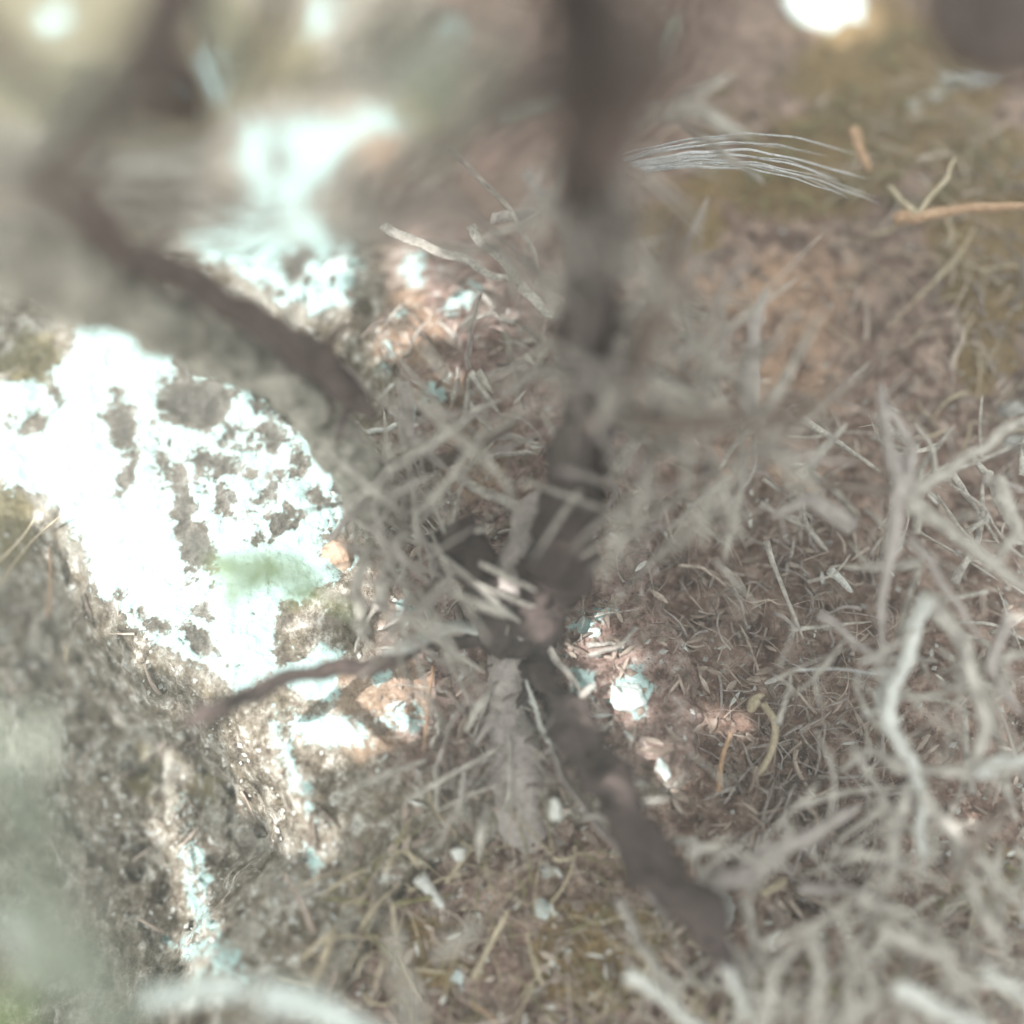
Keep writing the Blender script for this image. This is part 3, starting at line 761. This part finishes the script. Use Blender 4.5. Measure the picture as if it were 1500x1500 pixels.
lying("seed_pod", [(614, 1285), (630, 1305), (650, 1330)], .010, 24, 10, 'twig_pale', "bright pale pod slanting in the litter above the needles", "pod", n=6)
lying("seed_pod", [(672, 1244), (674, 1262)], .012, 26, 14, 'twig_pale', "round pale bud in the litter under the shrub", "pod", n=6)
lying("seed_pod", [(1215, 835), (1232, 850), (1248, 868)], .02, 16, 6, 'twig_pale', "small pale hooked bud above the dark curled litter", "pod", n=6)

# ------------------------------------------------------------------ loose stones
def stone(px, py, wd, hd, ang, mat, label, lift=0.0, group="loose stones on the ground"):
    p = G(px, py)
    mb = MB()
    import bmesh
    bm = bmesh.new(); bmesh.ops.create_icosphere(bm, subdivisions=4, radius=1)
    rx, ry = rad(wd, p), rad(hd, p); s = random.random() * 40
    a = math.radians(ang)
    for v in bm.verts:
        d = v.co.normalized()
        k = 1 + 0.32 * mnoise.noise(d * 1.6 + Vector((s, 0, 0))) + 0.14 * mnoise.noise(d * 4 + Vector((0, s, 0))) + 0.06 * mnoise.noise(d * 11 + Vector((0, s, 0)))
        x, y, z = d.x * rx * k, d.y * ry * k, d.z * min(rx, ry) * 0.75 * k
        mb.v.append(Vector((p.x + x * math.cos(a) - y * math.sin(a), p.y + x * math.sin(a) + y * math.cos(a), p.z + z + lift)))
    bm.verts.ensure_lookup_table(); bm.verts.index_update()
    mb.f = [tuple(v.index for v in f.verts) for f in bm.faces]; bm.free()
    return tag(mb.build("stone", M[mat]), label, "stone", group)
stone(1215, 22, 120, 80, -20, 'stone', "large white blurred stone at the top edge left of the mossy patch")
stone(1420, 115, 90, 36, 12, 'stone_grey', "pale grey wedge stone below the dark log end")
stone(1365, 145, 40, 22, 10, 'stone_grey', "flat grey stone touching the wedge stone")
stone(1334, 156, 28, 18, -20, 'stone_grey', "small oval stone left of the two below the log")
stone(972, 1128, 16, 32, 25, 'stone', "narrow bright oval stone right of the dark branch")
stone(920, 1022, 48, 44, 0, 'stone', "brightest white stone right of the shrub base")
stone(868, 928, 26, 16, 30, 'stone', "small white stone just right of the stem base")
stone(815, 893, 18, 18, 0, 'stone', "round white pebble against the stem base")
stone(596, 903, 26, 24, 0, 'stone', "round white pebble left of the stem base")
stone(1050, 1330, 44, 60, 10, 'stone_grey', "speckled whitish stone in the lower litter beside the dark branch end")
stone(672, 1432, 22, 20, 0, 'stone', "little white pebble among the bottom needles")
stone(794, 1330, 24, 30, 20, 'stone', "cream white pebble in the litter below the shrub")
stone(800, 1275, 26, 22, 0, 'stone_grey', "grey white pebble just above the cream one")
stone(1482, 600, 40, 26, 0, 'stone_grey', "pale stone at the right edge above the spines")
stone(1488, 650, 40, 30, 0, 'stone_grey', "second pale stone at the right edge under the first")
stone(1440, 760, 24, 18, 0, 'stone_grey', "small pale pebble seen through the spines at right")
stone(495, 812, 46, 44, 10, 'stone_tan', "small yellow tan stone at the end of the diagonal branch")
stone(500, 395, 16, 60, -8, 'stone', "upright white splinter of rock above the branch")
stone(480, 400, 20, 60, -35, 'stone', "leaning white splinter beside the upright one")

# ------------------------------------------------------------------ litter
def in_poly(a, b, poly):
    return float(sdf(np.array([a]), np.array([b]), poly)[0]) < 0
def curls(name, poly, count, mats, rr, ln, lift, label, cat, curl=1.0):
    mbs = {m: MB() for m in mats}
    x0 = min(p[0] for p in poly); x1 = max(p[0] for p in poly); y0 = min(p[1] for p in poly); y1 = max(p[1] for p in poly)
    n = 0
    while n < count:
        a = random.uniform(x0, x1); b = random.uniform(y0, y1)
        if not in_poly(a, b, poly): continue
        n += 1
        base = G(a, b)
        an = random.uniform(0, 6.28); cu = random.gauss(0, 0.4 if random.random() < 0.2 else 0.08) * curl; L = random.uniform(*ln)
        pts = []; p = Vector(base); z0 = random.uniform(*lift)
        sg = 5
        for q in range(sg + 1):
            z = H(p.x, p.y) + z0 + 0.35 * L * math.sin(q / sg * 3.0) * random.uniform(0.2, 0.6)
            pts.append(Vector((p.x, p.y, z)))
            p = p + Vector((math.cos(an), math.sin(an), 0)) * (L / sg)
            an += cu * 0.6 + random.gauss(0, 0.4 if n % 5 == 0 else 0.08)
        r = rr[0] * 0.6 + (rr[1] - rr[0]) * random.random() ** 3 * 2.2
        tube(mbs[random.choice(mats)], pts, r, r * 0.5, n=3, sides=5, flat=random.choice([1, 0.5]), rough=0.15, seed=n * 0.37)
    for i, m in enumerate(mats):
        if mbs[m].v:
            tag(mbs[m].build(name[i], M[m]), label[i], cat, kind='stuff')
UR = [(1180, 150), (1600, 60), (1600, 700), (1380, 640), (1240, 560), (1230, 380)]
curls(["dry_grass_litter", "brown_grass_litter", "straw_litter"], UR, 380, ['curl', 'twig_brown', 'straw'], (.0005, .0011), (.010, .035), (.0, .010),
      ["pale curled dry grass litter at the upper right", "brown curled dry grass litter at the upper right", "yellow straw bits at the upper right"], "litter")
CR = [(860, 700), (1130, 700), (1300, 800), (1320, 1300), (1060, 1300), (1050, 1000), (930, 850)]
curls(["dry_grass_litter", "brown_grass_litter", "mauve_grass_litter"], CR, 620, ['curl', 'twig_brown', 'twig_mauve'], (.0004, .0008), (.008, .026), (.0, .010),
      ["pale curled litter between the stem and the spiny shrub", "brown curled litter between the stem and the spiny shrub", "mauve curled litter between the stem and the spiny shrub"], "litter")
BC = [(480, 1270), (700, 1200), (950, 1260), (1060, 1420), (1600, 1200), (1600, 1640), (420, 1640)]
curls(["dry_grass_litter", "moss_litter", "straw_litter"], BC, 620, ['curl', 'moss', 'straw'], (.0005, .0010), (.010, .030), (.0, .010),
      ["pale curled litter along the bottom", "olive mossy litter along the bottom", "straw coloured litter along the bottom"], "litter")
MR = [(1080, 40), (1420, 40), (1500, 260), (1280, 330), (1100, 330), (1000, 240)]
curls(["moss_tufts"], MR, 260, ['moss'], (.0006, .0014), (.006, .014), (.0, .006), ["olive moss below the top right edge"], "moss", curl=0.4)
FC = [(0, 760), (120, 830), (380, 1080), (480, 1180), (520, 1380), (380, 1420), (60, 1300), (0, 1100)]
curls(["crevice_litter", "brown_crevice_litter"], FC, 80, ['curl', 'twig_brown'], (.0004, .0010), (.006, .016), (.0, .002),
      ["pale scraps caught on the dark rock face", "brown scraps caught on the dark rock face"], "litter", curl=0.4)
CC = [(560, 420), (860, 420), (900, 1150), (620, 1200), (560, 900)]
curls(["needle_litter", "brown_needle_litter"], CC, 160, ['twig_grey', 'twig_brown'], (.0006, .0014), (.012, .030), (.0, .008),
      ["grey scraps strewn over the brown middle of the rock", "brown scraps strewn over the middle of the rock"], "litter", curl=0.3)

def flakes(name, poly, count, mat, ln, wd, label, up=0.004):
    mb = MB(); x0 = min(p[0] for p in poly); x1 = max(p[0] for p in poly); y0 = min(p[1] for p in poly); y1 = max(p[1] for p in poly)
    n = 0
    while n < count:
        a = random.uniform(x0, x1); b = random.uniform(y0, y1)
        if not in_poly(a, b, poly): continue
        n += 1; p = G(a, b, random.uniform(0.001, up)); an = random.uniform(0, 6.28)
        leaf(mb, p, Vector((math.cos(an), math.sin(an), random.gauss(0.05, .3))), random.uniform(*ln), random.uniform(*wd))
    tag(mb.build(name, M[mat], smooth=False), label, "litter", kind='stuff')
WIDE = [(560, 380), (1000, 560), (1600, 560), (1600, 1600), (400, 1600), (560, 1250)]
flakes("leaf_scraps", WIDE, 420, 'curl', (.004, .012), (.0006, .0016), "pale leaf scraps over the right hand ground")
flakes("brown_leaf_scraps", WIDE, 700, 'chip', (.004, .013), (.0006, .0018), "brown leaf scraps over the right hand ground")
flakes("grey_leaf_scraps", WIDE, 150, 'twig_pale', (.003, .009), (.0005, .0012), "small bleached leaf scraps over the right hand ground", 0.010)

def chips(name, poly, count, mat, size, label):
    mb = MB(); x0 = min(p[0] for p in poly); x1 = max(p[0] for p in poly); y0 = min(p[1] for p in poly); y1 = max(p[1] for p in poly)
    n = 0
    while n < count:
        a = random.uniform(x0, x1); b = random.uniform(y0, y1)
        if not in_poly(a, b, poly): continue
        n += 1; p = G(a, b, 0.0008); r = random.uniform(*size); an = random.uniform(0, 3.14)
        ax_ = Vector((math.cos(an), math.sin(an), random.uniform(-.5, .5))) * r * random.uniform(1, 2.2)
        bx = Vector((-math.sin(an), math.cos(an), random.uniform(-.5, .5))) * r; cz = Vector((0, 0, r * 0.5))
        i = len(mb.v)
        mb.v += [p + ax_, p + bx, p - ax_, p - bx, p + cz + ax_ * .2, p - cz]
        mb.f += [(i, i + 1, i + 4), (i + 1, i + 2, i + 4), (i + 2, i + 3, i + 4), (i + 3, i, i + 4), (i + 1, i, i + 5), (i + 2, i + 1, i + 5), (i + 3, i + 2, i + 5), (i, i + 3, i + 5)]
    tag(mb.build(name, M[mat], smooth=False), label, "grit", kind='stuff')
chips("bark_chips", [(560, 380), (1600, 300), (1600, 1600), (500, 1600)], 1500, 'chip', (.0008, .0024), "brown bark crumbs over the ground")
chips("crevice_grit", FC, 420, 'stone_grey', (.0004, .0013), "pale crumbs on the dark rock face")
chips("pale_grit", [(560, 380), (1600, 300), (1600, 1600), (300, 1600)], 700, 'stone_grey', (.0005, .0014), "pale grit over the ground")

# ------------------------------------------------------------------ scattering volume added to imitate veiling glare
VEIL = 0.45
if VEIL:
    hb = MB()
    x0, x1, y0, y1, z0, z1 = -16, 16, -16, 16, -2.2, 1.6
    hb.v = [Vector(c) for c in [(x0, y0, z0), (x1, y0, z0), (x1, y1, z0), (x0, y1, z0), (x0, y0, z1), (x1, y0, z1), (x1, y1, z1), (x0, y1, z1)]]
    hb.f = [(3, 2, 1, 0), (4, 5, 6, 7), (0, 1, 5, 4), (1, 2, 6, 5), (2, 3, 7, 6), (3, 0, 4, 7)]
    hm = bpy.data.materials.new("veil_air"); hm.use_nodes = True
    hm.node_tree.nodes.clear()
    ho = hm.node_tree.nodes.new('ShaderNodeOutputMaterial'); hv = hm.node_tree.nodes.new('ShaderNodeVolumePrincipled')
    hv.inputs['Color'].default_value = (0.88, 0.94, 0.86, 1); hv.inputs['Density'].default_value = VEIL; hv.inputs['Anisotropy'].default_value = 0.0
    hm.node_tree.links.new(hv.outputs[0], ho.inputs['Volume'])
    tag(hb.build("glare_veil", hm, smooth=False), kind='stuff')

# ------------------------------------------------------------------ unseen bush added off frame, its crown cut to shape the ground shade
LIT = [WHITE, WHITE2]
LITE = [(476, 42, 34, 28), (300, 125, 50, 40), (520, 205, 120, 46), (385, 225, 55, 55), (440, 235, 60, 60), (400, 330, 90, 80), (485, 1072, 80, 36), (458, 1000, 60, 40), (590, 1054, 34, 24), (596, 902, 22, 22), (920, 1022, 28, 28), (1225, 15, 40, 26),
        (612, 405, 20, 30), (680, 458, 34, 20), (972, 1128, 12, 20), (290, 1310, 16, 80, -8), (430, 1130, 26, 80, -25), (100, 30, 60, 60), (30, 640, 90, 70),
        (868, 925, 22, 14), (570, 1000, 50, 22), (575, 517, 16, 16), (440, 845, 90, 50), (460, 700, 60, 70)]
tb = empty("shade_caster", Vector((-0.95, 0.62, 0.0)), "unseen leafy bush added above the view to shape the shade", "bush")
mbt = MB()
tube(mbt, [Vector((-0.95, 0.62, -0.1)), Vector((-0.88, 0.58, 0.35)), Vector((-0.70, 0.50, 0.75)), Vector((-0.35, 0.38, 0.93)), Vector((0.05, 0.20, 0.98)), Vector((0.45, 0.05, 0.95))], .03, .006, n=6, sides=10)
mbt.build("trunk", M['bark_grey'], tb)
for k in range(6):
    a0 = Vector((-0.70 + k * 0.18, 0.50 - k * 0.06, 0.80 + 0.03 * k))
    mbt = MB(); tube(mbt, [a0, a0 + Vector((0.1, -0.25 if k % 2 else 0.2, 0.08)), a0 + Vector((0.25, -0.6 if k % 2 else 0.4, 0.05))], .010, .003, n=5, sides=7)
    mbt.build("branch", M['bark_grey'], tb)
NL = 8500
cx = rng.uniform(-0.36, 0.40, NL); cy = rng.uniform(-0.34, 0.50, NL)
gz_ = terrain_base(cx, cy)[0]
cu_, cv_ = project(cx, cy, gz_)
cu_ = np.clip(cu_, -3000, 5000); cv_ = np.clip(cv_, -3000, 5000)
dm = np.minimum(np.minimum(sdf(cu_, cv_, WHITE), sdf(cu_, cv_, WHITE2)), umbral(cu_, cv_, LITE))
dens = fbm(cx * 9, cy * 9, 90, 3)
mbl = MB()
for x, y, d, g in zip(cx, cy, dm, gz_):
    if d < 12: continue
    hh = random.uniform(0.64, 0.90)
    p = Vector((x, y, g)) + SUN * ((hh - g) / SUN.z)
    ln = min(0.045, max(0.009, 2.1 * d * 0.00032)) * random.uniform(0.75, 1.1)
    dr = Vector((random.gauss(0, 1), random.gauss(0, 1), random.gauss(0, 0.35))).normalized()
    leaf(mbl, p - dr * ln / 2, dr, ln, ln * 0.26)
mleaf = NT("crown_leaf", 0.6)
mleaf.b.inputs['Base Color'].default_value = (0.30, 0.36, 0.20, 1)
mleaf.m.node_tree.nodes['Principled BSDF'].inputs['Roughness'].default_value = 0.7
tr = mleaf.t.nodes.new('ShaderNodeBsdfTranslucent'); tr.inputs[0].default_value = (0.45, 0.50, 0.36, 1)
mx = mleaf.t.nodes.new('ShaderNodeMixShader'); mx.inputs[0].default_value = 0.5
mleaf.link(mleaf.b.outputs[0], mx.inputs[1]); mleaf.link(tr.outputs[0], mx.inputs[2])
mleaf.link(mx.outputs[0], mleaf.t.nodes['Material Output'].inputs[0])
cr = mbl.build("foliage", mleaf.m, tb, smooth=False); cr['kind'] = 'stuff'
